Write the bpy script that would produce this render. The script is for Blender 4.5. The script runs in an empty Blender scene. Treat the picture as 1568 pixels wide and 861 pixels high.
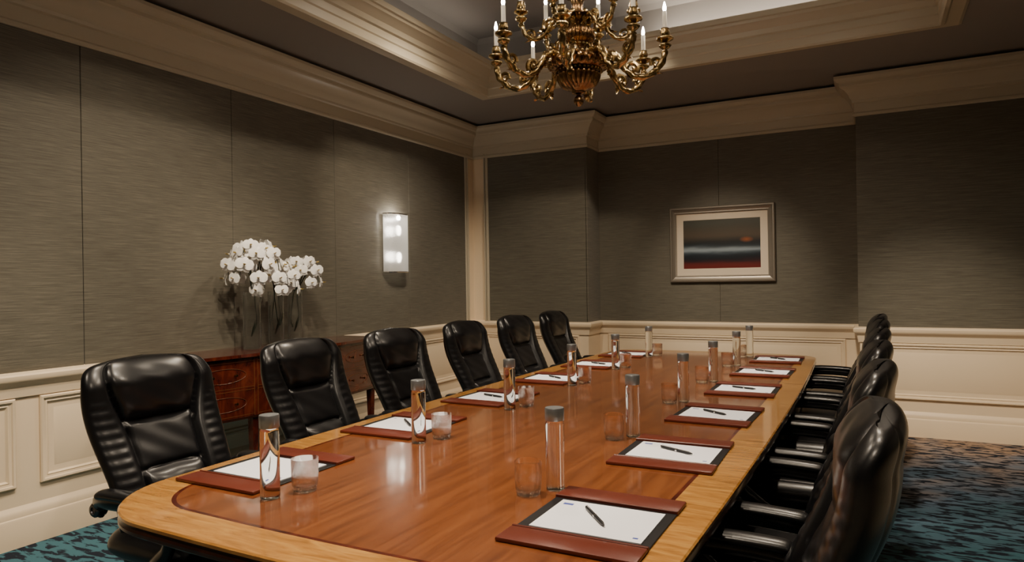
import bpy, bmesh, math, random
from mathutils import Vector, Matrix
random.seed(7)
S=bpy.context.scene
pi=math.pi
# ------------------------------------------------------------------ materials
def mat(name,col,rough=.5,metal=0,spec=.5,coat=0,coatr=.1,trans=0,ior=1.45,emis=None,estr=0,bump=None,sheen=0):
    m=bpy.data.materials.new(name); m.use_nodes=True
    b=m.node_tree.nodes['Principled BSDF']
    b.inputs['Base Color'].default_value=(*col,1)
    b.inputs['Roughness'].default_value=rough
    b.inputs['Metallic'].default_value=metal
    b.inputs['Specular IOR Level'].default_value=spec
    b.inputs['Coat Weight'].default_value=coat
    b.inputs['Coat Roughness'].default_value=coatr
    b.inputs['Transmission Weight'].default_value=trans
    b.inputs['IOR'].default_value=ior
    b.inputs['Sheen Weight'].default_value=sheen
    if emis:
        b.inputs['Emission Color'].default_value=(*emis,1); b.inputs['Emission Strength'].default_value=estr
    if bump:
        sc,st,dist=bump
        n=add(m,'ShaderNodeTexNoise'); n.inputs['Scale'].default_value=sc; n.inputs['Detail'].default_value=4
        co=add(m,'ShaderNodeTexCoord'); link(m,co.outputs['Object'],n.inputs['Vector'])
        bp=add(m,'ShaderNodeBump'); bp.inputs['Strength'].default_value=st; bp.inputs['Distance'].default_value=dist
        link(m,n.outputs['Fac'],bp.inputs['Height']); link(m,bp.outputs['Normal'],b.inputs['Normal'])
    return m
def add(m,t): return m.node_tree.nodes.new(t)
def link(m,a,b): m.node_tree.links.new(a,b)
def bsdf(m): return m.node_tree.nodes['Principled BSDF']
def noise_col(m,scale3,cols,nscale=1.0,detail=6,rough=.6,dist=0,bump=0,bdist=.002,wave=False):
    co=add(m,'ShaderNodeTexCoord'); mp=add(m,'ShaderNodeMapping'); mp.inputs['Scale'].default_value=scale3
    link(m,co.outputs['Object'],mp.inputs['Vector'])
    n=add(m,'ShaderNodeTexNoise'); n.inputs['Scale'].default_value=nscale; n.inputs['Detail'].default_value=detail
    n.inputs['Roughness'].default_value=rough; n.inputs['Distortion'].default_value=dist
    link(m,mp.outputs['Vector'],n.inputs['Vector'])
    r=add(m,'ShaderNodeValToRGB')
    els=r.color_ramp.elements
    els[0].position=cols[0][0]; els[0].color=(*cols[0][1],1)
    els[1].position=cols[-1][0]; els[1].color=(*cols[-1][1],1)
    for p,c in cols[1:-1]:
        e=els.new(p); e.color=(*c,1)
    link(m,n.outputs['Fac'],r.inputs['Fac']); link(m,r.outputs['Color'],bsdf(m).inputs['Base Color'])
    if bump:
        bp=add(m,'ShaderNodeBump'); bp.inputs['Strength'].default_value=bump; bp.inputs['Distance'].default_value=bdist
        link(m,n.outputs['Fac'],bp.inputs['Height']); link(m,bp.outputs['Normal'],bsdf(m).inputs['Normal'])
    return n,r,mp,co
def mix_glass(name,fac,ior,col=(1,1,1)):
    m=bpy.data.materials.new(name); m.use_nodes=True; nt=m.node_tree; nt.nodes.clear()
    o=add(m,'ShaderNodeOutputMaterial'); t=add(m,'ShaderNodeBsdfTransparent'); t.inputs[0].default_value=(*col,1)
    gl=add(m,'ShaderNodeBsdfGlass'); gl.inputs['IOR'].default_value=ior; gl.inputs['Roughness'].default_value=0; gl.inputs['Color'].default_value=(*col,1)
    mx=add(m,'ShaderNodeMixShader'); mx.inputs[0].default_value=fac; link(m,t.outputs[0],mx.inputs[1]); link(m,gl.outputs[0],mx.inputs[2]); link(m,mx.outputs[0],o.inputs[0])
    return m

M_cream=mat('cream_paint',(.78,.64,.46),.4,bump=(3,.03,.01))
M_crown=mat('crown_paint',(.52,.465,.355),.36)
M_ceil=mat('ceiling_paint',(.27,.25,.235),.8,bump=(40,.05,.002))
M_fab=mat('wall_fabric',(.2,.18,.15),.55,sheen=.15)
n_,r_,mp_,co_=noise_col(M_fab,(5,5,210),[(.28,(.062,.056,.041)),(.5,(.118,.107,.081)),(.74,(.20,.182,.140))],detail=8,rough=.72,bump=.3,bdist=.002)
M_seam=mat('seam_dark',(.02,.018,.015),.9)
M_carpet=mat('carpet',(.05,.1,.13),.95,spec=.1)
def carpet():
    m=M_carpet
    co=add(m,'ShaderNodeTexCoord'); mp=add(m,'ShaderNodeMapping'); mp.inputs['Scale'].default_value=(9,27,1)
    mp.inputs['Rotation'].default_value=(0,0,.25)
    link(m,co.outputs['Object'],mp.inputs['Vector'])
    n=add(m,'ShaderNodeTexNoise'); n.inputs['Scale'].default_value=1.0; n.inputs['Detail'].default_value=3; n.inputs['Distortion'].default_value=.5
    link(m,mp.outputs['Vector'],n.inputs['Vector'])
    r=add(m,'ShaderNodeValToRGB'); r.color_ramp.interpolation='LINEAR'
    e=r.color_ramp.elements; e[0].position=.45; e[0].color=(0,0,0,1); e[1].position=.51; e[1].color=(1,1,1,1)
    link(m,n.outputs['Fac'],r.inputs['Fac'])
    n2=add(m,'ShaderNodeTexNoise'); n2.inputs['Scale'].default_value=1.6; n2.inputs['Detail'].default_value=3
    link(m,co.outputs['Object'],n2.inputs['Vector'])
    sep=add(m,'ShaderNodeSeparateXYZ'); link(m,co.outputs['Object'],sep.inputs[0])
    mth=add(m,'ShaderNodeMath'); mth.operation='MULTIPLY_ADD'; mth.inputs[1].default_value=.22; mth.inputs[2].default_value=-.98
    link(m,sep.outputs['Y'],mth.inputs[0])
    ad=add(m,'ShaderNodeMath'); ad.operation='ADD'; link(m,mth.outputs[0],ad.inputs[0]); link(m,n2.outputs['Fac'],ad.inputs[1])
    r2=add(m,'ShaderNodeValToRGB'); e=r2.color_ramp.elements
    e[0].position=.35; e[0].color=(.06,.155,.195,1); e[1].position=.95; e[1].color=(.34,.24,.17,1)
    x=e.new(.68); x.color=(.12,.18,.26,1)
    link(m,ad.outputs[0],r2.inputs['Fac'])
    n3=add(m,'ShaderNodeTexNoise'); n3.inputs['Scale'].default_value=400; link(m,co.outputs['Object'],n3.inputs['Vector'])
    mx=add(m,'ShaderNodeMix'); mx.data_type='RGBA'; link(m,r.outputs['Color'],mx.inputs['Factor'])
    mx.inputs['A'].default_value=(.018,.024,.036,1); link(m,r2.outputs['Color'],mx.inputs['B'])
    link(m,mx.outputs['Result'],bsdf(m).inputs['Base Color'])
    bp=add(m,'ShaderNodeBump'); bp.inputs['Strength'].default_value=.6; bp.inputs['Distance'].default_value=.004
    link(m,n3.outputs['Fac'],bp.inputs['Height']); link(m,bp.outputs['Normal'],bsdf(m).inputs['Normal'])
carpet()
M_wood=mat('table_veneer',(.3,.12,.04),.26,coat=.9,coatr=.07)
noise_col(M_wood,(38,2.6,38),[(.25,(.105,.028,.008)),(.5,(.19,.057,.015)),(.78,(.27,.090,.025))],detail=9,rough=.6,dist=.35,bump=.012,bdist=.001)
M_band=mat('golden_crossband',(.5,.25,.07),.24,coat=.8,coatr=.07)
noise_col(M_band,(7,45,7),[(.3,(.28,.12,.024)),(.5,(.43,.20,.046)),(.72,(.56,.30,.08))],detail=6,dist=.8)
M_dark=mat('dark_walnut',(.045,.014,.007),.25,coat=.5)
noise_col(M_dark,(20,3,4),[(.3,(.016,.005,.003)),(.7,(.045,.014,.007))])
M_mahog=mat('mahogany',(.15,.03,.012),.2,coat=.8)
noise_col(M_mahog,(6,6,3),[(.3,(.026,.005,.004)),(.5,(.085,.014,.007)),(.72,(.17,.034,.013))],dist=2.5)
M_inlay=mat('satinwood_inlay',(.17,.06,.02),.3)
M_leather=mat('black_leather',(.004,.0042,.0055),.33,spec=.5,coat=.25,coatr=.22,bump=(260,.2,.001))
M_plastic=mat('black_plastic',(.005,.005,.006),.22,spec=.5)
M_pipe=mat('dark_metal',(.12,.12,.13),.25,metal=1)
M_brass=mat('antique_brass',(.50,.30,.10),.24,metal=1)
noise_col(M_brass,(1,1,1),[(.3,(.11,.075,.028)),(.55,(.44,.31,.14)),(.8,(.76,.58,.31))],nscale=30,detail=4,bump=.3,bdist=.003)
M_bronze=mat('bronze_body',(.3,.12,.04),.27,metal=1)
noise_col(M_bronze,(1,1,1),[(.3,(.09,.045,.02)),(.6,(.32,.19,.085)),(.85,(.60,.42,.2))],nscale=25,detail=4,bump=.3,bdist=.003)
M_candle=mat('candle_sleeve',(.7,.67,.6),.5)
M_bulb=mat('lit_bulb',(1,.9,.75),.3,emis=(1,.88,.72),estr=110)
M_glass=mix_glass('clear_glass',.8,1.42,(.99,1,1))
M_tumb=mix_glass('tumbler_glass',.65,1.42,(.995,.995,.995))
M_water=mix_glass('bottle_water_glass',.97,1.34,(.985,1,1))
M_cap=mat('silver_cap',(.36,.38,.40),.32,metal=.85)
M_padblk=mat('black_pad',(.008,.008,.010),.4)
M_padbr=mat('oxblood_leather',(.115,.022,.011),.33,bump=(300,.3,.001))
M_paper=mat('paper',(.82,.84,.90),.6)
M_ink=mat('blue_print',(.05,.08,.35),.6)
M_silver=mat('polished_silver',(.7,.7,.7),.15,metal=1)
M_frame=mat('pewter_frame',(.27,.24,.20),.35,metal=.6)
M_matb=mat('mat_board',(.66,.57,.45),.8)
M_petal=mat('orchid_petal',(.84,.83,.80),.5,spec=.3)
bsdf(M_petal).inputs['Subsurface Weight'].default_value=.1
bsdf(M_petal).inputs['Subsurface Radius'].default_value=(.01,.01,.008)
M_lip=mat('orchid_lip',(.62,.46,.12),.5)
M_stem=mat('orchid_stem',(.012,.02,.008),.6)
M_lit=mat('added_downlight_disc',(1,1,1),.5,emis=(1,.85,.65),estr=6)  # glowing disc dressing the added fill spots
M_white=mat('white_trim',(.7,.68,.64),.5)

# ------------------------------------------------------------------ mesh helpers
class B:
    def __init__(s): s.bm=bmesh.new(); s.mats=[]
    def mi(s,m):
        if m not in s.mats: s.mats.append(m)
        return s.mats.index(m)
    def face(s,vs,m):
        try:
            f=s.bm.faces.new(vs); f.material_index=s.mi(m); return f
        except ValueError: return None
    def grid(s,fn,nu,nv,m,cu=False,cv=False,M=None):
        mu=nu if cu else nu+1; mv=nv if cv else nv+1
        V=[]
        for i in range(mu):
            row=[]
            for j in range(mv):
                p=Vector(fn(i/nu,j/nv))
                if M is not None: p=M@p
                row.append(s.bm.verts.new(p))
            V.append(row)
        mi=s.mi(m)
        for i in range(nu):
            for j in range(nv):
                a=V[i][j];b=V[(i+1)%mu][j];c=V[(i+1)%mu][(j+1)%mv];d=V[i][(j+1)%mv]
                f=s.bm.faces.new((a,b,c,d))
                f.material_index=mi
        return V
    def lathe(s,prof,seg,m,M=None,gad=None):
        n=len(prof)-1
        def fn(u,v):
            a=2*pi*u; k=int(round(v*n)); r,z=prof[k]
            if gad: r=gad(r,z,a)
            return (r*math.cos(a),r*math.sin(a),z)
        s.grid(fn,seg,n,m,cu=True,M=M)
    def box(s,x0,x1,y0,y1,z0,z1,m,bev=0,M=None,seg=2):
        vs=[s.bm.verts.new((x,y,z)) for x in (x0,x1) for y in (y0,y1) for z in (z0,z1)]
        idx=[(0,1,3,2),(4,6,7,5),(0,4,5,1),(2,3,7,6),(0,2,6,4),(1,5,7,3)]
        fs=[s.face([vs[i] for i in q],m) for q in idx]
        allv=vs
        if bev:
            es=list({e for f in fs for e in f.edges})
            r=bmesh.ops.bevel(s.bm,geom=es,offset=bev,segments=seg,affect='EDGES',profile=.5)
            allv=list({v for v in r['verts']}|{v for v in vs if v.is_valid})
            for f in r['faces']: f.material_index=s.mi(m)
        if M is not None:
            for v in set(allv):
                if v.is_valid: v.co=M@v.co
    def prism(s,poly,z0,z1,m):
        lo=[s.bm.verts.new((x,y,z0)) for x,y in poly]; hi=[s.bm.verts.new((x,y,z1)) for x,y in poly]
        n=len(poly)
        s.face(lo,m); s.face(hi,m)
        for i in range(n): s.face((lo[i],lo[(i+1)%n],hi[(i+1)%n],hi[i]),m)
    def sweep(s,prof,path,m,closed=True,closeprof=True):
        n=len(path); rows=[]
        for i in range(n):
            p=Vector(path[i])
            a=Vector(path[(i-1)%n]); c=Vector(path[(i+1)%n])
            d1=(p-a).normalized(); d2=(c-p).normalized()
            n1=Vector((d1.y,-d1.x)); n2=Vector((d2.y,-d2.x))
            mm=(n1+n2)/(1+n1.dot(n2))
            rows.append([s.bm.verts.new((p.x+mm.x*o,p.y+mm.y*o,z)) for o,z in prof])
        k=len(prof)
        for i in range(n if closed else n-1):
            r0=rows[i]; r1=rows[(i+1)%n]
            for j in range(k if closeprof else k-1):
                s.face((r0[j],r1[j],r1[(j+1)%k],r0[(j+1)%k]),m)
    def tube(s,pts,rad,seg,m,sx=1,sy=1,up=(0,0,1),closed=False,rfun=None,cap=True):
        pts=[Vector(p) for p in pts]; n=len(pts); rows=[]
        up=Vector(up); prev=None
        for i,p in enumerate(pts):
            if closed: t=(pts[(i+1)%n]-pts[i-1]).normalized()
            else: t=(pts[min(i+1,n-1)]-pts[max(i-1,0)]).normalized()
            if prev is None:
                a=up.cross(t)
                if a.length<.05: a=Vector((1,0,0)).cross(t)
                a.normalize()
            else:
                a=prev-t*prev.dot(t); a.normalize()
            prev=a; b=t.cross(a)
            r=rad[i] if isinstance(rad,(list,tuple)) else rad
            row=[]
            for k in range(seg):
                an=2*pi*k/seg; rr=r*(rfun(i,an) if rfun else 1)
                row.append(s.bm.verts.new(p+a*(math.cos(an)*rr*sx)+b*(math.sin(an)*rr*sy)))
            rows.append(row)
        for i in range(n if closed else n-1):
            for k in range(seg):
                s.face((rows[i][k],rows[(i+1)%n][k],rows[(i+1)%n][(k+1)%seg],rows[i][(k+1)%seg]),m)
        if cap and not closed: s.face(rows[0],m); s.face(rows[-1],m)
    def rings(s,loops,mats,fill_first=None,fill_last=None):
        R=[[s.bm.verts.new(p) for p in L] for L in loops]
        n=len(R[0])
        for i in range(len(R)-1):
            for k in range(n):
                s.face((R[i][k],R[i][(k+1)%n],R[i+1][(k+1)%n],R[i+1][k]),mats[i])
        if fill_first: s.face(R[0],fill_first)
        if fill_last: s.face(R[-1],fill_last)
    def pillow(s,hx,hy,zt,zb,nu,nv,m,fn=None,n=5,M=None,ex=6):
        def mk(top):
            def f(u,v):
                a=-1+2*u; b=-1+2*v
                a=math.sin(a*pi/2)*.5+a*.5; b=math.sin(b*pi/2)*.5+b*.5
                k=(max(0,1-abs(b)**ex))**(1/ex)
                x=hx*a*max(k,.0); y=hy*b
                E=math.sqrt(max(0,1-abs(a)**n))*math.sqrt(max(0,1-abs(b)**n))
                p=(x,y,(zt if top else -zb)*E)
                return fn(p,a,b,top,E) if fn else p
            return f
        s.grid(mk(True),nu,nv,m,M=M); s.grid(mk(False),nu,nv,m,M=M)
    def obj(s,name,angle=35,loc=None,smooth=True,parent=None,merge=1e-5,recalc=True):
        bmesh.ops.remove_doubles(s.bm,verts=s.bm.verts,dist=merge)
        if recalc: bmesh.ops.recalc_face_normals(s.bm,faces=s.bm.faces)
        me=bpy.data.meshes.new(name+'_mesh'); s.bm.to_mesh(me); s.bm.free()
        for m in s.mats: me.materials.append(m)
        if smooth:
            me.polygons.foreach_set('use_smooth',[True]*len(me.polygons))
            me.set_sharp_from_angle(angle=math.radians(angle))
        return inst(name,me,loc,parent=parent)
def inst(name,me,loc=None,rz=0,parent=None):
    o=bpy.data.objects.new(name,me); S.collection.objects.link(o)
    if loc: o.location=loc
    o.rotation_euler=(0,0,rz)
    if parent: o.parent=parent
    return o
def cr(pts,k=8):
    P=[Vector(p) for p in pts]; out=[]
    P=[P[0]*2-P[1]]+P+[P[-1]*2-P[-2]]
    for i in range(1,len(P)-2):
        for j in range(k):
            t=j/k; a,b,c,d=P[i-1],P[i],P[i+1],P[i+2]
            out.append(.5*((2*b)+(c-a)*t+(2*a-5*b+4*c-d)*t*t+(3*b-a-3*c+d)*t**3))
    out.append(P[-2]); return out
def rframe(b,O,U,N,u0,u1,z0,z1,prof,mats,fill=None):
    O=Vector(O);U=Vector(U);N=Vector(N);Z=Vector((0,0,1)); loops=[]
    for ins,h in prof:
        loops.append([O+U*uu+Z*zz+N*h for uu,zz in ((u0+ins,z0+ins),(u1-ins,z0+ins),(u1-ins,z1-ins),(u0+ins,z1-ins))])
    b.rings(loops,mats if isinstance(mats,list) else [mats]*(len(prof)-1),fill_last=fill)
FR=[(0,0),(0,.014),(.006,.022),(.016,.020),(.02,.012),(.03,.009),(.036,.012),(.042,.003),(.045,0)]

# ------------------------------------------------------------------ room
XL,XR,YN,YB,YR=-4.0,1.4,-.7,6.66,7.0
PX0,PX1=-2.62,-.10
ZC=3.10
per=[(XL,YN),(XL,YB),(PX0,YB),(PX0,YR),(PX1,YR),(PX1,YB),(XR,YB),(XR,YN)]
b=B(); b.box(XL-.15,XR+.15,YN-.15,YR+.3,-.1,0,M_carpet); b.obj('floor',smooth=False)
RT=.92; CB=2.76
def fabx(b,x0,x1,y,ny):
    b.box(x0+.0012,x1-.0012,y-.012,y+.01,RT-.02,CB+.02,M_fab,.002,seg=1)
b=B(); b.box(XL-.12,XL,YN-.12,YR+.3,0,ZC+.2,M_cream)
ys=[YN,.23,1.27,2.31,3.35,4.39,5.43,6.47]
for i in range(len(ys)-1): b.box(XL-.01,XL+.012,ys[i]+.0018,ys[i+1]-.0018,RT-.02,CB+.02,M_fab,.002,seg=1)
b.box(XL-.01,XL+.004,YN,6.47,RT,CB,M_seam)
b.box(XL-.01,XL+.024,6.468,6.500,RT-.02,CB+.03,M_crown,.006)
b.box(XL-.01,XL+.030,6.508,6.520,RT-.02,CB+.03,M_crown,.004)
for u0,u1 in ((-.45,.33),(.45,1.95),(2.07,3.57),(3.69,5.19),(5.31,6.5)):
    rframe(b,(XL,0,0),(0,1,0),(1,0,0),u0,u1,.31,.78,FR,M_cream)
    rframe(b,(XL,0,0),(0,1,0),(1,0,0),u0+.075,u1-.075,.385,.705,[(0,0),(.02,.008),(.02,.008)],M_cream,fill=M_cream)
b.obj('wall_left')
b=B(); b.prism(per[1:7]+[(XR,7.2),(XL,7.2)],0,ZC+.2,M_cream)
fabx(b,-3.79,PX0-.0,YB,0)
b.box(PX0-.01,PX0+.012,YB-.012,YR-.005,RT-.02,CB+.02,M_fab,.002,seg=1)
fabx(b,PX0+.01,-1.34,YR,0); fabx(b,-1.34,PX1,YR,0); fabx(b,PX1-.01,XR,YB,0)
b.box(-3.822,-3.790,YB-.024,YB+.01,RT-.02,CB+.03,M_crown,.006)
b.box(-3.842,-3.830,YB-.030,YB+.01,RT-.02,CB+.03,M_crown,.004)
for y,u0,u1 in ((YB,-3.85,-2.72),(YR,PX0+.1,PX1-.12),(YB,PX1+.1,XR-.12)):
    rframe(b,(0,y,0),(1,0,0),(0,-1,0),u0,u1,.31,.78,FR,M_cream)
    rframe(b,(0,y,0),(1,0,0),(0,-1,0),u0+.075,u1-.075,.385,.705,[(0,0),(.02,.008),(.02,.008)],M_cream,fill=M_cream)
b.obj('wall_back')
b=B(); b.box(XR,XR+.12,YN-.12,YR+.3,0,ZC+.2,M_cream); b.box(XR-.012,XR+.01,YN,YB,RT-.02,CB+.02,M_fab)
for u0,u1 in ((-.45,1.2),(1.35,3.),(3.15,4.8),(4.95,6.5)): rframe(b,(XR,0,0),(0,1,0),(-1,0,0),u0,u1,.31,.78,FR,M_cream)
b.obj('wall_right')
b=B(); b.box(XL,XR,YN-.12,YN,0,ZC+.2,M_cream); b.box(XL,XR,YN-.01,YN+.012,RT-.02,CB+.02,M_fab)
b.obj('wall_front')
b=B(); b.sweep([(0,2.742),(.022,2.742),(.03,2.752),(.03,2.766),(.02,2.778),(.02,2.855),(.034,2.863),(.036,2.882),(.05,2.897),(.062,2.928),(.09,2.962),(.125,2.982),(.13,2.992),(.13,3.015),(.148,3.022),(.165,3.04),(.17,3.05),(.17,3.072),(0,3.072)],per,M_crown); b.obj('trim_1',25)
b=B(); b.sweep([(0,.785),(.012,.785),(.016,.81),(.02,.84),(.03,.855),(.044,.867),(.05,.88),(.05,.90),(.042,.91),(.02,.914),(0,.926)],per,M_cream); b.obj('trim_2',25)
b=B(); b.sweep([(0,0),(.03,0),(.03,.14),(.026,.15),(.02,.155),(.02,.175),(.014,.19),(.006,.2),(0,.21)],per,M_cream); b.obj('baseboard_perimeter',25)
TX0,TX1,TY0,TY1=-3.13,.44,1.16,5.50
b=B()
def rect(x0,x1,y0,y1,z): return [(x0,y0,z),(x0,y1,z),(x1,y1,z),(x1,y0,z)]
c=.24
b.rings([rect(XL-.12,XR+.12,YN-.12,7.2,3.86),rect(XL-.12,XR+.12,YN-.12,7.2,ZC),rect(TX0,TX1,TY0,TY1,ZC),rect(TX0,TX1,TY0,TY1,3.30),
  rect(TX0-c,TX1+c,TY0-c,TY1+c,3.30),rect(TX0-c,TX1+c,TY0-c,TY1+c,3.66),rect(TX0-c+.04,TX1+c-.04,TY0-c+.04,TY1+c-.04,3.70)],[M_ceil]*6,fill_first=M_ceil,fill_last=M_ceil)
b.obj('ceiling',smooth=False)
tr=[(TX0,TY0),(TX0,TY1),(TX1,TY1),(TX1,TY0)]
b=B(); b.sweep([(-.13,3.10),(-.13,3.088),(-.11,3.078),(-.09,3.082),(-.035,3.082),(-.02,3.065),(.004,3.06),(.012,3.075),(.012,3.13),(.02,3.14),(.02,3.19),(.035,3.20),(.045,3.235),(.075,3.265),(.10,3.28),(.105,3.30),(.12,3.305),(.12,3.345),(.10,3.355),(.06,3.35),(.0,3.30),(0,3.10)],tr,M_crown); b.obj('trim_3',25)

# ------------------------------------------------------------------ conference table
cx,hw=-1.18,.80; ty0,ty1=1.12,5.72; cyy=(ty0+ty1)/2; hl=(ty1-ty0)/2; ZT=.75
def outline(ins,z,rad=.28,bow=.06,n=14):
    pts=[]; r=max(rad-ins*.7,.03); W=hw-ins; L=hl-ins
    segs=[]
    for q,(sx,sy) in enumerate(((1,1),(-1,1),(-1,-1),(1,-1))):
        rr=r if sy<0 else r*.6
        for k in range(n+1):
            a=q*pi/2+k/n*pi/2
            segs.append((sx*(W-rr)+rr*math.cos(a),sy*(L-rr)+rr*math.sin(a)))
        if q in (0,2):
            x0=segs[-1][0]; x1=-sx*(W-rr)
            for k in range(1,14):
                segs.append((x0+(x1-x0)*k/14,sy*L))
        else:
            y0=segs[-1][1]; rn=r if sy>0 else r*.6; y1=-sy*(L-rn)
            for k in range(1,24):
                segs.append((sx*W,y0+(y1-y0)*k/24))
    for x,y in segs:
        x*=1+.045*(1-(y/hl)**2)
        bb=bow*(1-min(1,(x/hw)**2))
        y+= bb if y>0 else -bb*.5
        pts.append((cx+x,cyy+y,z))
    return pts
b=B()
lp=[(.136,ZT),(.124,ZT),(.004,ZT),(.0,ZT-.004),(0,ZT-.012),(.006,ZT-.016),(.004,ZT-.022),(0,ZT-.028),(0,ZT-.036),(.01,ZT-.044),(.03,ZT-.048),(.20,ZT-.05),(.22,ZT-.075),(.22,ZT-.11)]
b.rings([outline(i,z) for i,z in lp],[M_mahog,M_band,M_band,M_band,M_dark,M_dark,M_dark,M_dark,M_dark,M_dark,M_dark,M_dark,M_dark],fill_first=M_wood,fill_last=M_dark)
for yj in (2.66,4.18):
    for sx in (-1,1):
        xc=cx+sx*(hw*(1+.045*(1-((yj-cyy)/hl)**2))-.065)
        b.box(xc-.058,xc+.058,yj-.0012,yj+.0012,ZT-.001,ZT+.0003,M_dark)
for yc in (1.95,3.42,4.89):
    b.box(cx-.26,cx+.26,yc-.20,yc+.20,0.07,.64,M_dark,.015)
    b.box(cx-.33,cx+.33,yc-.27,yc+.27,0.0,.07,M_dark,.012)
    b.box(cx-.30,cx+.30,yc-.24,yc+.24,.07,.10,M_dark,.010)
    b.box(cx-.31,cx+.31,yc-.25,yc+.25,.60,.642,M_dark,.010)
    for sx in (-1,1):
        rframe(b,(cx+sx*.26,yc,0),(0,1,0),(sx,0,0),-.15,.15,.15,.56,[(0,0),(0,.008),(.02,.01),(.03,0)],M_dark)
b.obj('conference_table',30)

# ------------------------------------------------------------------ office chair
def sm(a,b_,x):
    t=min(1,max(0,(x-a)/(b_-a))); return t*t*(3-2*t)
def g(x,w): return math.exp(-(x/w)**2)
def build_chair():
    b=B()
    def side(front):
        def f(u,v):
            s=-1+2*u; t=-1+2*v
            s=s*.6+math.sin(s*pi/2)*.4; t=t*.7+math.sin(t*pi/2)*.3
            vv=(t+1)/2
            W=.235+.035*sm(.1,.75,vv)
            k=max(0,1-abs(t)**7)**(1/7) if t>0 else max(0,1-abs(t)**10)**(1/10)
            E=math.sqrt(max(0,1-abs(s)**5))*math.sqrt(max(0,1-abs(t)**8))
            x=-.20-.13*vv+.035*math.sin(vv*pi*1.9+.2)-.03*sm(.85,1,vv)
            y=W*s*k; z=.42+.675*vv-.012*s*s*sm(.7,1,vv)
            x+=.045*s*s*(1-.4*vv)
            if front:
                us=.50+.20*sm(.55,.93,vv)+.10*sm(.35,0,vv)
                a=abs(s); T=.045
                T+=.018*sm(us-.02,us+.12,a)
                inn=1-sm(us-.04,us+.02,a)
                h1=.655+.02*s*s; h2=.40-.015*s*s; h3=.13
                across=max(0,1-(a/us)**4) if a<us else 0
                def bump(lo,hi): 
                    if vv<=lo or vv>=hi: return 0
                    q=(vv-lo)/(hi-lo); return (1-abs(2*q-1)**4)
                T+=.036*bump(h1,1.08)*across+.008*bump(h2,h1)*across+.030*bump(h3,h2)*across**.7
                T-=.018*g(a-us,.03)*sm(0,.05,vv)*(1-sm(.95,1,vv))
                T-=inn*.012*(g(vv-h1,.014)+g(vv-h2,.014)+g(vv-h3,.014))
                T+=.0016*math.sin(vv*125)*sm(us+.10,us+.2,a)*(1-sm(.74,.84,vv))*sm(.12,.2,vv)
                T+=.0018*math.sin(s*9+vv*21)*math.sin(vv*33+s*4)*inn
                return (x+T*E,y,z)
            else:
                T=.045
                T-=.008*g(abs(s)-.8,.03)+.006*g(vv-.35,.012)*(1-sm(.75,.8,abs(s)))
                return (x-T*E,y,z)
        return f
    b.grid(side(True),84,110,M_leather); b.grid(side(False),84,110,M_leather)
    def seat(p,a,bb,top,E):
        x,y,z=p
        if top:
            z+= .012*sm(.55,.8,abs(bb))*E - .012*g(abs(bb)-.66,.035)*E-.008*g(a-.35,.03)*E*(1-sm(.6,.66,abs(bb)))
        x2=x; z2=z-.05*sm(.13,.27,x)
        return (x2+.02,y,z2+.455)
    b.pillow(.27,.265,.07,.055,50,50,M_leather,fn=seat,n=5)
    b.box(-.20,.2,-.2,.2,.375,.41,M_plastic,.015)
    D=-.028
    for sy in (-1,1):
        Y=sy*.292
        path=cr([(-.235,sy*.255,.60+D),(-.20,sy*.275,.645+D),(-.12,Y,.662+D),(.03,Y,.668+D),(.15,Y,.655+D),(.195,Y,.615+D),(.185,Y,.55+D),(.13,Y,.47),(.05,sy*.28,.415),(-.05,sy*.25,.395)],7)
        n=len(path); rad=[.021+.004*math.sin(pi*i/n) for i in range(n)]
        b.tube(path,rad,12,M_plastic,sx=1.25,sy=.75,up=(0,1,0))
        pad=cr([(-.16,Y,.678+D),(-.13,Y,.687+D),(0,Y,.692+D),(.11,Y,.688+D),(.165,Y,.668+D)],7)
        n=len(pad); rad=[.034*math.sqrt(max(.05,1-abs(2*i/(n-1)-1)**6)) for i in range(n)]
        b.tube(pad,rad,14,M_leather,sx=.52,sy=1.0,up=(0,1,0))
        Mx=Matrix.Translation((-.225,sy*.262,.615+D))@Matrix.Rotation(pi/2,4,'X')
        b.lathe([(0,-.022),(.02,-.022),(.026,-.016),(.026,.016),(.02,.022),(.012,.022),(.010,.018),(0,.018)],20,M_pipe,M=Mx)
        b.tube(cr([(-.19,sy*.05,.39),(-.255,sy*.1,.42),(-.275,sy*.12,.50),(-.27,sy*.13,.60)],6),.014,8,M_plastic)
    b.lathe([(0,.07),(.045,.07),(.045,.12),(.032,.13),(.030,.26),(.020,.265),(.020,.375),(0,.375)],20,M_plastic)
    for k in range(5):
        a=2*pi*k/5+.3; ca,sa=math.cos(a),math.sin(a)
        P=[(ca*r,sa*r,z) for r,z in ((.02,.115),(.12,.108),(.22,.095),(.30,.078))]
        b.tube(cr(P,4),[.030-.014*i/12 for i in range(13)],8,M_plastic,sx=1.0,sy=.8)
        for w in (-1,1):
            cxx,cyw=ca*.30-sa*.014*w,sa*.30+ca*.014*w
            Mx=Matrix.Translation((cxx,cyw,.028))@Matrix.Rotation(a,4,'Z')@Matrix.Rotation(pi/2,4,'X')
            b.lathe([(0,-.010),(.022,-.010),(.028,-.006),(.028,.006),(.022,.010),(0,.010)],14,M_plastic,M=Mx)
        b.tube([(ca*.30,sa*.30,.03),(ca*.30,sa*.30,.085)],.009,8,M_plastic)
    return b
cm=None
for i,y in enumerate([1.69,2.50,3.22,4.02,4.76,5.50]):
    rz=[0,.03,-.04,.02,-.03,0][i]
    if cm is None:
        o=build_chair().obj('office_chair',50); cm=o.data
    else: o=inst('office_chair',cm)
    o.location=(-2.17,y,0); o.rotation_euler=(0,0,rz)
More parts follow.
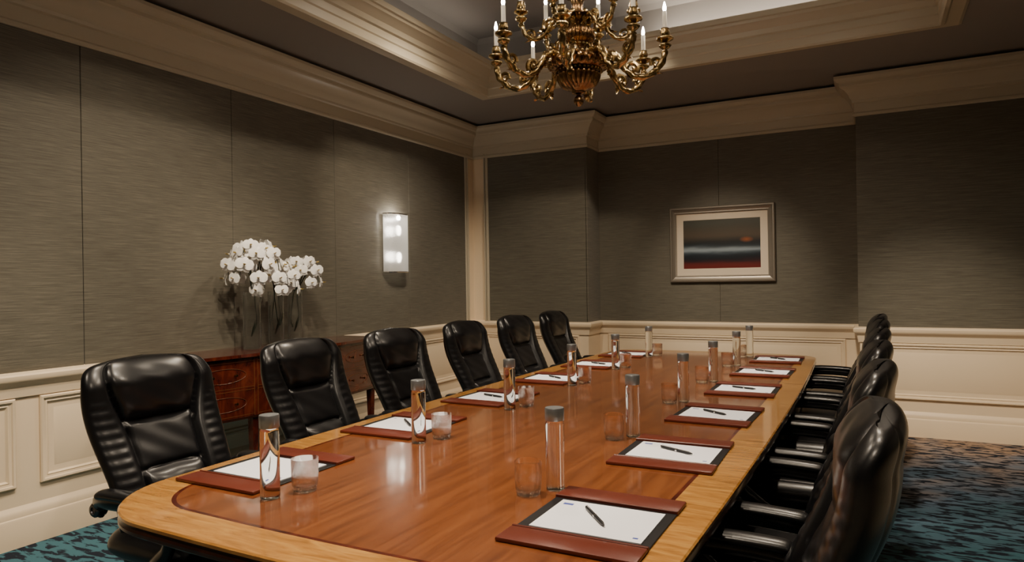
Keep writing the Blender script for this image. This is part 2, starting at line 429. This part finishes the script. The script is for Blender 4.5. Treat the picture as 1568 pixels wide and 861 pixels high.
for i,y in enumerate([1.60,2.44,3.18,3.94,4.70,5.42]):
    o=inst('office_chair',cm,([-.335,-.325,-.32,-.31,-.30,-.30][i],y,0)); o.rotation_euler=(0,0,pi+[.05,-.02,.02,0,.03,-.02][i])

# ------------------------------------------------------------------ desk pads, notepads, pens, bottles, tumblers
b=B()
b.box(-.17,.17,-.22,.22,0,.004,M_padblk,.001,seg=1)
for s in (-1,1):
    y0,y1=(.135,.222) if s>0 else (-.222,-.135)
    b.box(-.172,.172,y0,y1,0,.011,M_padbr,.004)
    b.box(-.172,.172,s*.131-.003,s*.131+.003,.0,.012,M_padbr,.0015,seg=1)
me_pad=b.obj('desk_pad').data
b=B()
b.box(-.142,.142,-.108,.108,0,.003,M_paper)
b.box(.10,.128,-.085,-.072,.003,.0032,M_ink); b.box(-.128,-.115,.08,.088,.003,.0032,M_ink)
me_note=b.obj('notepad',smooth=False).data
b=B()
Mx=Matrix.Translation((0,0,.0055))@Matrix.Rotation(pi/2,4,'Y')
b.lathe([(0,-.07),(.003,-.07),(.0045,-.066),(.005,-.02),(.005,.05),(.0035,.06),(.0012,.069),(0,.07)],12,M_padblk,M=Mx)
b.lathe([(.0052,-.004),(.0056,-.002),(.0056,.002),(.0052,.004)],12,M_silver,M=Mx)
b.box(-.066,-.025,-.001,.001,.0102,.0118,M_silver)
b.lathe([(0,-.0715),(.003,-.0712),(.0045,-.069),(.0046,-.066)],12,M_silver,M=Mx)
me_pen=b.obj('ballpoint_pen').data
b=B()
b.lathe([(0,.003),(.018,.002),(.025,0),(.027,.003),(.0275,.010),(.0275,.190),(.026,.198),(.024,.201),(0,.201)],40,M_water)
b.lathe([(0,.2015),(.0278,.2015),(.0283,.203),(.0283,.236),(.027,.2385),(0,.2385)],40,M_cap)
me_bot=b.obj('water_bottle').data
b=B()
pr=[(0,0),(.030,0),(.034,.003),(.0375,.022),(.039,.05),(.0395,.095),(.0388,.0965),(.0380,.095),(.0372,.05),(.0355,.024),(.030,.0165),(0,.0155)]
b.lathe(pr,40,M_tumb,gad=lambda r,z,a: r*(1-(.02*abs(math.sin(a*9)) if z<.022 and r>.03 else 0)))
me_gl=b.obj('glass_tumbler').data
def put(name,me,loc,rz=0):
    o=bpy.data.objects.get(name)
    if o and not o.get('used'):
        o['used']=1; o.location=loc; o.rotation_euler=(0,0,rz); return
    o=inst(name,me,loc,rz)
    o['used']=1
PY=[1.615,2.36,3.10,3.85,4.60,5.33]
jr=[0,.02,-.02,.015,-.01,.02]
penL=[-.55,-.75,-.3,-.6,-.4,-.7]; penR=[-.88,-.45,-.6,-.35,-.5,-.6]
for i,y in enumerate(PY):
    for X,pa,sgn in ((-1.765,penL[i],0),(-.62,penR[i],pi)):
        put('desk_pad',me_pad,(X,y,ZT+.0003),jr[i])
        put('notepad',me_note,(X+.004,y,ZT+.0045),jr[i]+random.uniform(-.02,.02)+sgn)
        put('ballpoint_pen',me_pen,(X+.01+random.uniform(-.02,.02),y+.005,ZT+.0077),pa)
for x,y in ((-1.53,1.40),(-1.534,2.13),(-1.53,2.86),(-1.545,3.66),(-1.545,4.42),(-1.55,5.22)):
    put('water_bottle',me_bot,(x,y,ZT+.0003)); put('glass_tumbler',me_gl,(x+.04,y+.095,ZT+.0003),random.random())
for x,y in ((-.826,1.82),(-.828,2.56),(-.832,3.38),(-.832,4.10),(-.835,4.90),(-.84,5.50)):
    put('water_bottle',me_bot,(x,y,ZT+.0003)); put('glass_tumbler',me_gl,(x-.05,y-.078,ZT+.0003),random.random())

# ------------------------------------------------------------------ framed artwork
M_art=mat('abstract_seascape',(.1,.1,.1),.35,coat=.3)
def art():
    m=M_art; co=add(m,'ShaderNodeTexCoord'); sep=add(m,'ShaderNodeSeparateXYZ'); link(m,co.outputs['Object'],sep.inputs[0])
    mp=add(m,'ShaderNodeMapping'); mp.inputs['Scale'].default_value=(1.8,1,9); link(m,co.outputs['Object'],mp.inputs[0])
    n=add(m,'ShaderNodeTexNoise'); n.inputs['Scale'].default_value=1.3; n.inputs['Detail'].default_value=3; link(m,mp.outputs[0],n.inputs['Vector'])
    mr=add(m,'ShaderNodeMapRange'); mr.inputs[1].default_value=1.45; mr.inputs[2].default_value=1.91; link(m,sep.outputs['Z'],mr.inputs[0])
    ma=add(m,'ShaderNodeMath'); ma.operation='MULTIPLY_ADD'; ma.inputs[1].default_value=.16; link(m,n.outputs['Fac'],ma.inputs[0])
    sb=add(m,'ShaderNodeMath'); sb.operation='SUBTRACT'; sb.inputs[1].default_value=.08; link(m,mr.outputs[0],sb.inputs[0]); link(m,sb.outputs[0],ma.inputs[2])
    r=add(m,'ShaderNodeValToRGB'); e=r.color_ramp.elements; r.color_ramp.interpolation='B_SPLINE'
    e[0].position=0; e[0].color=(.13,.014,.010,1); e[1].position=1; e[1].color=(.055,.058,.046,1)
    for p,c in ((.10,(.12,.014,.012)),(.17,(.006,.008,.012)),(.30,(.004,.009,.016)),(.36,(.05,.07,.09)),(.41,(.30,.37,.42)),(.46,(.12,.15,.17)),(.50,(.03,.04,.05)),(.56,(.006,.010,.014)),(.62,(.03,.027,.022)),(.72,(.085,.062,.042)),(.88,(.055,.048,.034))):
        x=e.new(p); x.color=(*c,1)
    link(m,ma.outputs[0],r.inputs['Fac'])
    v=add(m,'ShaderNodeVectorMath'); v.operation='DISTANCE'; mp2=add(m,'ShaderNodeMapping'); mp2.inputs['Scale'].default_value=(1,0,2.2); link(m,co.outputs['Object'],mp2.inputs[0])
    link(m,mp2.outputs[0],v.inputs[0]); v.inputs[1].default_value=(-1.08,0,1.735*2.2)
    mr2=add(m,'ShaderNodeMapRange'); mr2.inputs[1].default_value=0; mr2.inputs[2].default_value=.07; mr2.inputs[3].default_value=.6; mr2.inputs[4].default_value=0; link(m,v.outputs['Value'],mr2.inputs[0])
    mx=add(m,'ShaderNodeMix'); mx.data_type='RGBA'; link(m,mr2.outputs[0],mx.inputs['Factor']); link(m,r.outputs['Color'],mx.inputs['A']); mx.inputs['B'].default_value=(.45,.12,.025,1)
    link(m,mx.outputs['Result'],bsdf(m).inputs['Base Color'])
art()
b=B()
rframe(b,(0,YR-.0125,0),(1,0,0),(0,-1,0),-1.83,-.815,1.32,2.08,
 [(0,0),(0,.035),(.008,.042),(.02,.042),(.028,.036),(.052,.028),(.058,.03),(.066,.028),(.068,.014),(.134,.012),(.136,.010)],
 [M_frame]*8+[M_matb,M_matb],fill=M_art)
b.obj('framed_painting',25,merge=1e-6)

# ------------------------------------------------------------------ wall sconce
M_shade=mat('seeded_glass_shade',(.85,.85,.82),.36,trans=.7,ior=1.4,bump=(110,1,.005),emis=(1,.93,.82),estr=.12)
b=B()
sy,sz0,sz1=5.15,1.46,2.0
b.box(XL+.012,XL+.03,sy-.14,sy+.14,sz0+.01,sz1-.01,M_silver,.004)
def shade(u,v):
    a=-pi/2+pi*u; return (XL+.03+.10*max(0,math.cos(a))**.45,sy+.15*math.copysign(abs(math.sin(a))**.8,math.sin(a)),sz0+(sz1-sz0)*v)
b.grid(shade,28,24,M_shade)
for z in (sz0,sz1):
    b.tube([shade(u/28,0)[:2]+(z,) for u in range(29)],.006,6,M_silver)
M_sb=mat('sconce_bulb',(1,1,1),.4,emis=(1,.90,.76),estr=13)
for z in (1.60,1.85):
    Mx=Matrix.Translation((XL+.075,sy,z))
    b.lathe([(0,-.05),(.012,-.048),(.024,-.025),(.028,0),(.024,.025),(.012,.04),(0,.045)],16,M_sb,M=Mx)
b.tube([(XL+.045,sy,sz0+.03),(XL+.045,sy,sz1-.03)],.008,8,M_silver)
b.tube([(XL+.045,sy,1.60),(XL+.075,sy,1.555)],.008,8,M_silver); b.tube([(XL+.045,sy,1.84),(XL+.075,sy,1.80)],.008,8,M_silver)
b.obj('wall_sconce',40)

# ------------------------------------------------------------------ sideboard
b=B()
c0,c1=2.60,4.38; cm_=(c0+c1)/2; xb=XL+.055
def xf(y,extra=0):
    t=(y-cm_)/((c1-c0)/2); return XL+.42+extra+.10*max(0,1-t*t)
def slab(y0,y1,z0,z1,e,m,n=28):
    pl=[(xb,y1),(xb,y0)]+[(xf(y0+(y1-y0)*k/n,e),y0+(y1-y0)*k/n) for k in range(n+1)]
    b.prism(pl,z0,z1,m)
slab(c0,c1,.52,.895,0,M_mahog)
slab(c0-.02,c1+.02,.895,.905,.012,M_dark); slab(c0-.03,c1+.03,.905,.925,.025,M_mahog)
slab(c0-.004,c1+.004,.515,.53,.004,M_dark)
def strip(y0,y1,z0,z1,off,m,n=8):
    b.grid(lambda u,v:(xf(y0+(y1-y0)*u)+off,y0+(y1-y0)*u,z0+(z1-z0)*v),n,1,m)
cols=[c0+.05,c0+.50,c1-.50,c1-.05]
for k in range(3):
    for z0,z1 in ((.54,.70),(.715,.88)):
        y0,y1=cols[k]+.012,cols[k+1]-.012
        for (a0,a1,q0,q1) in ((y0,y1,z0,z0+.003),(y0,y1,z1-.003,z1),(y0,y0+.003,z0,z1),(y1-.003,y1,z0,z1)):
            strip(a0,a1,q0,q1,.0015,M_inlay)
        yc,zc=(y0+y1)/2,(z0+z1)/2; ry,rz_=(y1-y0)*.36,.045
        ov=[(xf(yc+ry*math.cos(2*pi*t/36))+.002,yc+ry*math.cos(2*pi*t/36),zc+rz_*math.sin(2*pi*t/36)) for t in range(36)]
        b.tube(ov,.0012,5,M_inlay,closed=True)
        for s in (-.5,.5):
            Mx=Matrix.Translation((xf(yc+s*ry),yc+s*ry,zc))@Matrix.Rotation(pi/2,4,'Y')
            b.lathe([(0,0),(.005,0),(.005,.012),(.009,.018),(.008,.022),(0,.024)],14,M_bronze,M=Mx)
for yy in cols:
    strip(yy-.015,yy-.011,.53,.89,.002,M_inlay,1); strip(yy+.011,yy+.015,.53,.89,.002,M_inlay,1)
for yy in (c0+.03,c0+.5,c1-.5,c1-.03):
    for xx in (xf(yy)-.03,xb+.03):
        L=[]
        for z,h in ((.53,.024),(.35,.020),(.12,.014),(.10,.019),(.05,.019),(0,.012)):
            L.append([(xx-h,yy-h,z),(xx+h,yy-h,z),(xx+h,yy+h,z),(xx-h,yy+h,z)])
        b.rings(L,[M_mahog]*5,fill_first=M_mahog,fill_last=M_mahog)
b.obj('sideboard',30)

# ------------------------------------------------------------------ orchids in glass cylinders
def petal(b,M,L,Wd,cup,m,pw=.5,lift=0):
    def f(u,v):
        s=-1+2*u; w=Wd*math.sin(pi*min(1,v*.90+.10))**pw if v<1 else 0
        return (s*w,L*v,lift*v+cup*(s*s*.6+v*v)+.03*math.sin(v*7)*s)
    b.grid(f,6,6,m,M=M)
def flower(b,pos,nrm,size,rot):
    nrm=nrm.normalized(); up=Vector((0,0,1)); xx=up.cross(nrm)
    if xx.length<.1: xx=Vector((0,1,0))
    xx.normalize(); yy=nrm.cross(xx)
    M0=Matrix.Translation(pos)@Matrix((xx,yy,nrm)).transposed().to_4x4()@Matrix.Rotation(rot,4,'Z')@Matrix.Scale(size,4)
    for a in (0,2.45,-2.45): petal(b,M0@Matrix.Rotation(a,4,'Z'),.98,.40,-.16,M_petal,.6)
    for a in (1.35,-1.35): petal(b,M0@Matrix.Rotation(a,4,'Z')@Matrix.Translation((0,0,.10)),1.05,.60,-.06,M_petal,.45)
    b.lathe([(0,.30),(.06,.27),(.10,.18),(.08,.10),(.05,.06)],6,M_petal,M=M0@Matrix.Translation((0,.04,.03)))
    petal(b,M0@Matrix.Rotation(pi,4,'Z')@Matrix.Translation((0,0,.14))@Matrix.Rotation(.9,4,'X'),.38,.17,.25,M_lip)
def arrangement(x,y,h,r,ball,br,sprays,per_,nst,sz):
    z0=.9253
    e=bpy.data.objects.new('orchid_arrangement',None); S.collection.objects.link(e); e.location=(x,y,z0); e.empty_display_size=.1
    b=B()
    b.lathe([(0,0),(r-.002,0),(r,.003),(r,h),(r-.0015,h+.001),(r-.004,h),(r-.004,.014),(0,.014)],40,M_glass)
    b.obj('glass_cylinder_vase',40,parent=e)
    b=B()
    bx,by,bz=ball
    C=Vector((bx-x,by-y,bz-z0)); top=Vector((0,0,h))
    for k in range(nst):
        a=k*2.2+.6
        P=[(.5*r*math.cos(a+2),.5*r*math.sin(a+2),.09+.03*k),(.6*r*math.cos(a+.8),.6*r*math.sin(a+.8),h*.5),(.35*r*math.cos(a),.35*r*math.sin(a),h*.95),tuple(C+Vector((math.cos(a),math.sin(a),0))*br*.3)]
        b.tube(cr(P,6),.0042,6,M_stem)
        if k%2==0: leafp=[Vector(P[0]),Vector(P[0])+Vector((.012,.01,.06)),Vector(P[0])+Vector((.02,.02,.11))]; b.tube(leafp,[.004,.008,.001],6,M_stem)
    # arching flower sprays leaving the vase mouth
    for k in range(sprays):
        a=2*pi*k/sprays+.5; d=Vector((math.cos(a),math.sin(a),0)); lift=random.uniform(.75,1.1)
        P=[top,C*.5+top*.5+d*br*.15,C+d*br*.45+Vector((0,0,br*.75*lift)),C+d*br*1.0+Vector((0,0,br*.25)),C+d*br*1.12+Vector((0,0,-br*.65))]
        path=cr(P,8); b.tube(path,.0025,5,M_stem)
        n=len(path)
        for q in range(per_):
            t=.42+.58*q/(per_-1); p=path[min(n-1,int(t*(n-1)))]
            side=1 if q%2 else -1
            sd=Vector((-d.y,d.x,0))*side
            nn=(d*.8+sd*.55+Vector((.35,-.25,.25*(1-t)+.1))).normalized()
            flower(b,p+sd*.028+nn*.015,nn,random.uniform(.9,1.1)*sz,random.uniform(-.35,.35))
    for k in range(5):
        n=Vector((random.uniform(-.4,1),random.uniform(-1,.5),random.uniform(.3,1))).normalized()
        flower(b,C+n*br*.75,n,sz,random.uniform(-.4,.4))
    b.obj('orchid_blooms',60,parent=e,recalc=False)
arrangement(-3.72,3.27,.385,.058,(-3.70,3.28,1.50),.150,7,5,1,.054)
arrangement(-3.74,3.50,.385,.054,(-3.66,3.43,1.40),.120,5,4,3,.052)
arrangement(-3.80,3.74,.385,.054,(-3.76,3.77,1.44),.110,6,4,2,.052)

# ------------------------------------------------------------------ chandelier
CX,CY=-1.345,3.33
b=B()
Z0=2.266
prof=[(0,0),(.012,.004),(.024,.018),(.027,.032),(.022,.048),(.012,.058),(.016,.064),(.034,.070),(.036,.078),(.05,.088),(.085,.105),(.105,.135),(.112,.165),(.100,.175),(.104,.182),(.135,.19),(.150,.205),(.154,.225),(.146,.245),(.125,.258),(.10,.262),(.075,.275),(.045,.29),(.04,.31),(.055,.325),(.08,.345),(.088,.37),(.08,.395),(.055,.415),(.035,.43),(.03,.45),(.045,.462),(.05,.475),(.035,.49),(.03,.53),(.04,.56),(.06,.575),(.07,.595),(.055,.62),(.03,.64),(.022,.67),(.03,.70),(.045,.72),(.03,.74),(.015,.76),(.0,.765)]
P2=[(p.x,p.y) for p in cr([(r,z,0) for r,z in prof],3)]; P2=[(max(0,r),z) for r,z in P2]
b.lathe(P2,96,M_bronze,gad=lambda r,z,a: r*(1+(.10*abs(math.sin(a*12))-.05 if (.09<z<.17 or .19<z<.25 or .33<z<.41 or .57<z<.63) else 0)))
for rr,zz,nb in ((.118,.180,34),(.100,.266,26),(.058,.318,18)):
    for k in range(nb):
        a=2*pi*k/nb; Mx=Matrix.Translation((rr*math.cos(a),rr*math.sin(a),zz))
        b.lathe([(0,-.008),(.006,-.006),(.008,0),(.006,.006),(0,.008)],6,M_brass,M=Mx)
def leaf(b,M,L,W,curl,m):
    def f(u,v):
        s=-1+2*u; w=W*(math.sin(pi*min(1,v*.9+.1))**.7)*(1+.18*math.sin(v*22))
        an=v*curl
        x=L*(math.sin(an)/curl); z=L*((1-math.cos(an))/curl)
        return (x+.0,s*w,z+abs(s)*w*.3)
    b.grid(f,6,14,m,M=M)
def RZ(a): return Matrix.Rotation(a,4,'Z')
def arm(a,pts,r0,cupr,candle):
    k=9; path=cr([(r,0,z) for r,z in pts],k); n=len(path)
    R=RZ(a); path=[R@p for p in path]
    rad=[r0*(1.15-.35*i/n+.12*math.sin(pi*i/n*3)) for i in range(n)]
    b.tube(path,rad,10,M_brass,up=R@Vector((0,1,0)),rfun=lambda i,an:1+.16*math.sin(2*an+i*.85))
    er,ez=pts[-1]
    sp=[]
    mr_,mz=pts[len(pts)//2]
    for q in range(22):
        t=q/21; ang=-pi*.2+t*2.6*pi; rr=.036*(1-.75*t)
        sp.append(R@Vector((mr_-.035+rr*math.cos(ang),0,mz+.048+rr*math.sin(ang))))
    b.tube(sp,[r0*(.75-.3*q/21) for q in range(22)],7,M_brass,up=R@Vector((0,1,0)))
    sp=[]
    for q in range(18):
        t=q/17; ang=pi*1.1-t*2.3*pi; rr=.028*(1-.7*t)
        sp.append(R@Vector((er-.045+rr*math.cos(ang),0,ez-.06+rr*math.sin(ang))))
    b.tube(sp,[r0*(.6-.25*q/17) for q in range(18)],7,M_brass,up=R@Vector((0,1,0)))
    for fr,sc in ((.12,.05),(.45,.06),(.72,.045)):
        i=int(fr*n); p=path[i]; t=(path[i+1]-path[i-1]).normalized()
        y=R@Vector((0,1,0)); z=t.cross(y)
        for fl in (1,-1):
            Mx=Matrix.Translation(p)@Matrix((t,y,z)).transposed().to_4x4()@Matrix.Scale(fl,4,(0,0,1))
            leaf(b,Mx@Matrix.Translation((0,0,r0*.6)),sc,.014,1.5,M_brass)
    T=Matrix.Translation(R@Vector((er,0,ez)))
    b.lathe([(0,-.02),(.012,-.018),(.016,-.008),(.010,0),(.012,.006),(.022,.012),(.03,.022),(.028,.03),(.014,.034),(.012,.04),(cupr*.6,.046),(cupr,.054),(cupr*1.03,.06),(cupr,.063),(.018,.056),(.013,.06),(.016,.066),(.021,.078),(.023,.092),(.019,.104),(.021,.110),(.015,.112),(0,.112)],24,M_brass,M=T,gad=lambda r,z,a:r*(1+(.08*math.sin(a*8) if .01<z<.035 or .065<z<.1 else 0)))
    h=candle
    b.lathe([(0,.110),(.0115,.110),(.0115,.110+h),(.009,.113+h),(0,.113+h)],16,M_candle,M=T)
    b.lathe([(0,.113+h),(.005,.113+h),(.009,.123+h),(.0095,.131+h),(.006,.146+h),(.0025,.160+h),(0,.163+h)],12,M_bulb,M=T)
low=[(.09,.245),(.15,.262),(.205,.235),(.25,.165),(.31,.125),(.38,.14),(.43,.195),(.445,.25)]
for k in range(8): arm(2*pi*k/8+.22,low,.0175,.042,.085)
upp=[(.045,.42),(.08,.455),(.13,.44),(.17,.385),(.22,.355),(.27,.38),(.295,.44)]
for k in range(6): arm(2*pi*k/6+.5,upp,.013,.036,.085)
for k in range(12):
    a=2*pi*k/12
    leaf(b,RZ(a)@Matrix.Translation((.03,0,.075))@Matrix.Rotation(-.5,4,'Y'),.10,.022,1.3,M_brass)
    leaf(b,RZ(a+.26)@Matrix.Translation((.035,0,.435))@Matrix.Rotation(-.9,4,'Y'),.09,.018,-1.3,M_brass)
    leaf(b,RZ(a+.26)@Matrix.Translation((.14,0,.20))@Matrix.Rotation(-.9,4,'Y'),.05,.018,-.9,M_brass)
zz=.765; top=3.70-Z0
k=0
while zz<top-.05:
    ln=[]
    for q in range(16):
        a=2*pi*q/16; ln.append((.012*math.cos(a) if k%2==0 else 0,.012*math.cos(a) if k%2 else 0,zz+.018+.022*math.sin(a)))
    b.tube(ln,.0035,6,M_brass,closed=True,up=(0,1,0) if k%2==0 else (1,0,0)); zz+=.034; k+=1
b.lathe([(0,top-.055),(.012,top-.055),(.03,top-.045),(.06,top-.02),(.07,top-.004),(.07,top),(0,top)],30,M_brass)
b.obj('chandelier',50,loc=(CX,CY,Z0),recalc=True)

# ------------------------------------------------------------------ lights
def aim(o,t):
    o.rotation_euler=(Vector(t)-o.location).to_track_quat('-Z','Y').to_euler()
WARM=(1,.83,.63); NEU=(1,.88,.72)
dl=None
K=1.75
def added_downlight(x,y,z,tgt,power,size=110,blend=.6,col=WARM,rad=.05):  # added fill spot, dressed with a ring and glowing disc, out of view
    global dl
    if dl is None:
        bb=B(); bb.lathe([(.045,-.006),(.062,-.006),(.066,-.003),(.066,0),(.045,0)],32,M_white); bb.lathe([(0,-.001),(.045,-.001)],32,M_lit)
        o=bb.obj('added_fill_downlight'); dl=o.data
    else: o=inst('added_fill_downlight',dl)
    o.location=(x,y,z)
    L=bpy.data.lights.new('added_spot','SPOT'); L.energy=power*K; L.spot_size=math.radians(size); L.spot_blend=blend; L.color=col; L.shadow_soft_size=rad
    lo=bpy.data.objects.new('added_spot',L); S.collection.objects.link(lo); lo.location=(x,y,z-.03); aim(lo,tgt)
    lo.parent=o; lo.matrix_parent_inverse=Matrix.Translation(o.location).inverted()
ZD=3.70
for x,y in ((-2.3,2.1),(-2.3,4.1),(-.3,2.1),(-.3,4.1)):  # general fill added from the tray ceiling
    added_downlight(x,y,ZD,(x,y,0),78,140,.8)
for x,y in ((-1.35,1.7),(-1.35,4.6)):
    added_downlight(x,y,ZD,(x,y,0),210,60,1)
# added out-of-view spots that brighten the walls
added_downlight(-1.5,3.9,ZD,(-1.25,7.0,1.15),240,32,1)
added_downlight(-.4,3.6,ZD,(.6,6.66,.35),330,32,1)
added_downlight(-2.0,3.4,ZD,(-4,5.3,1.6),170,42,1)
added_downlight(-1.8,2.2,ZD,(-4,2.7,1.0),120,60,1)
added_downlight(-1.8,1.7,ZD,(-3.7,3.4,1.4),130,28,1)
added_downlight(-1.8,1.3,ZD,(-4,1.8,.25),140,38,1)
added_downlight(-1.0,4.6,ZD,(-3.1,6.66,1.3),125,42,1)
# added fill spots in the soffit near the camera side, out of view
added_downlight(-2.6,.2,ZC,(-2.9,1.6,.4),50,90,1)
added_downlight(-.6,.3,ZC,(-1.0,1.8,.6),50,90,1)
def strip_light(x,y,z,sx,sy,p):
    L=bpy.data.lights.new('cove_strip_lamp','AREA'); L.shape='RECTANGLE'; L.size=sx; L.size_y=sy; L.energy=p; L.color=NEU
    o=bpy.data.objects.new('cove_strip_lamp',L); S.collection.objects.link(o); o.location=(x,y,z); o.rotation_euler=(pi,0,0)
mx_,my_=(TX0+TX1)/2,(TY0+TY1)/2
strip_light(TX0-.1,my_,3.325,.05,4.2,5); strip_light(TX1+.1,my_,3.325,.05,4.2,12)
strip_light(mx_+.7,TY1+.1,3.325,1.9,.05,14); strip_light(mx_,TY0-.1,3.325,3.4,.05,8)
L=bpy.data.lights.new('sconce_uplight','POINT'); L.energy=3.2; L.color=(1,.90,.78); L.shadow_soft_size=.012
o=bpy.data.objects.new('sconce_uplight',L); S.collection.objects.link(o); o.location=(XL+.075,sy,1.965)
w=bpy.data.worlds.new('World'); S.world=w; w.use_nodes=True
w.node_tree.nodes['Background'].inputs[0].default_value=(.02,.02,.022,1)

# ------------------------------------------------------------------ camera
cd=bpy.data.cameras.new('camera'); cam=bpy.data.objects.new('camera',cd); S.collection.objects.link(cam)
cd.lens=24.0; cd.sensor_width=36; cd.clip_start=.05
th=math.radians(27.8); ro=.0152; pt=.0
F=Vector((-math.sin(th),math.cos(th),0)); R=Vector((math.cos(th),math.sin(th),0)); U=Vector((0,0,1))
F2=F*math.cos(pt)+U*math.sin(pt); U2=U*math.cos(pt)-F*math.sin(pt)
R3=R*math.cos(ro)-U2*math.sin(ro); U3=U2*math.cos(ro)+R*math.sin(ro)
Mx=Matrix((R3,U3,-F2)).transposed().to_4x4(); Mx.translation=(0,0,1.36)
cam.matrix_world=Mx
S.camera=cam
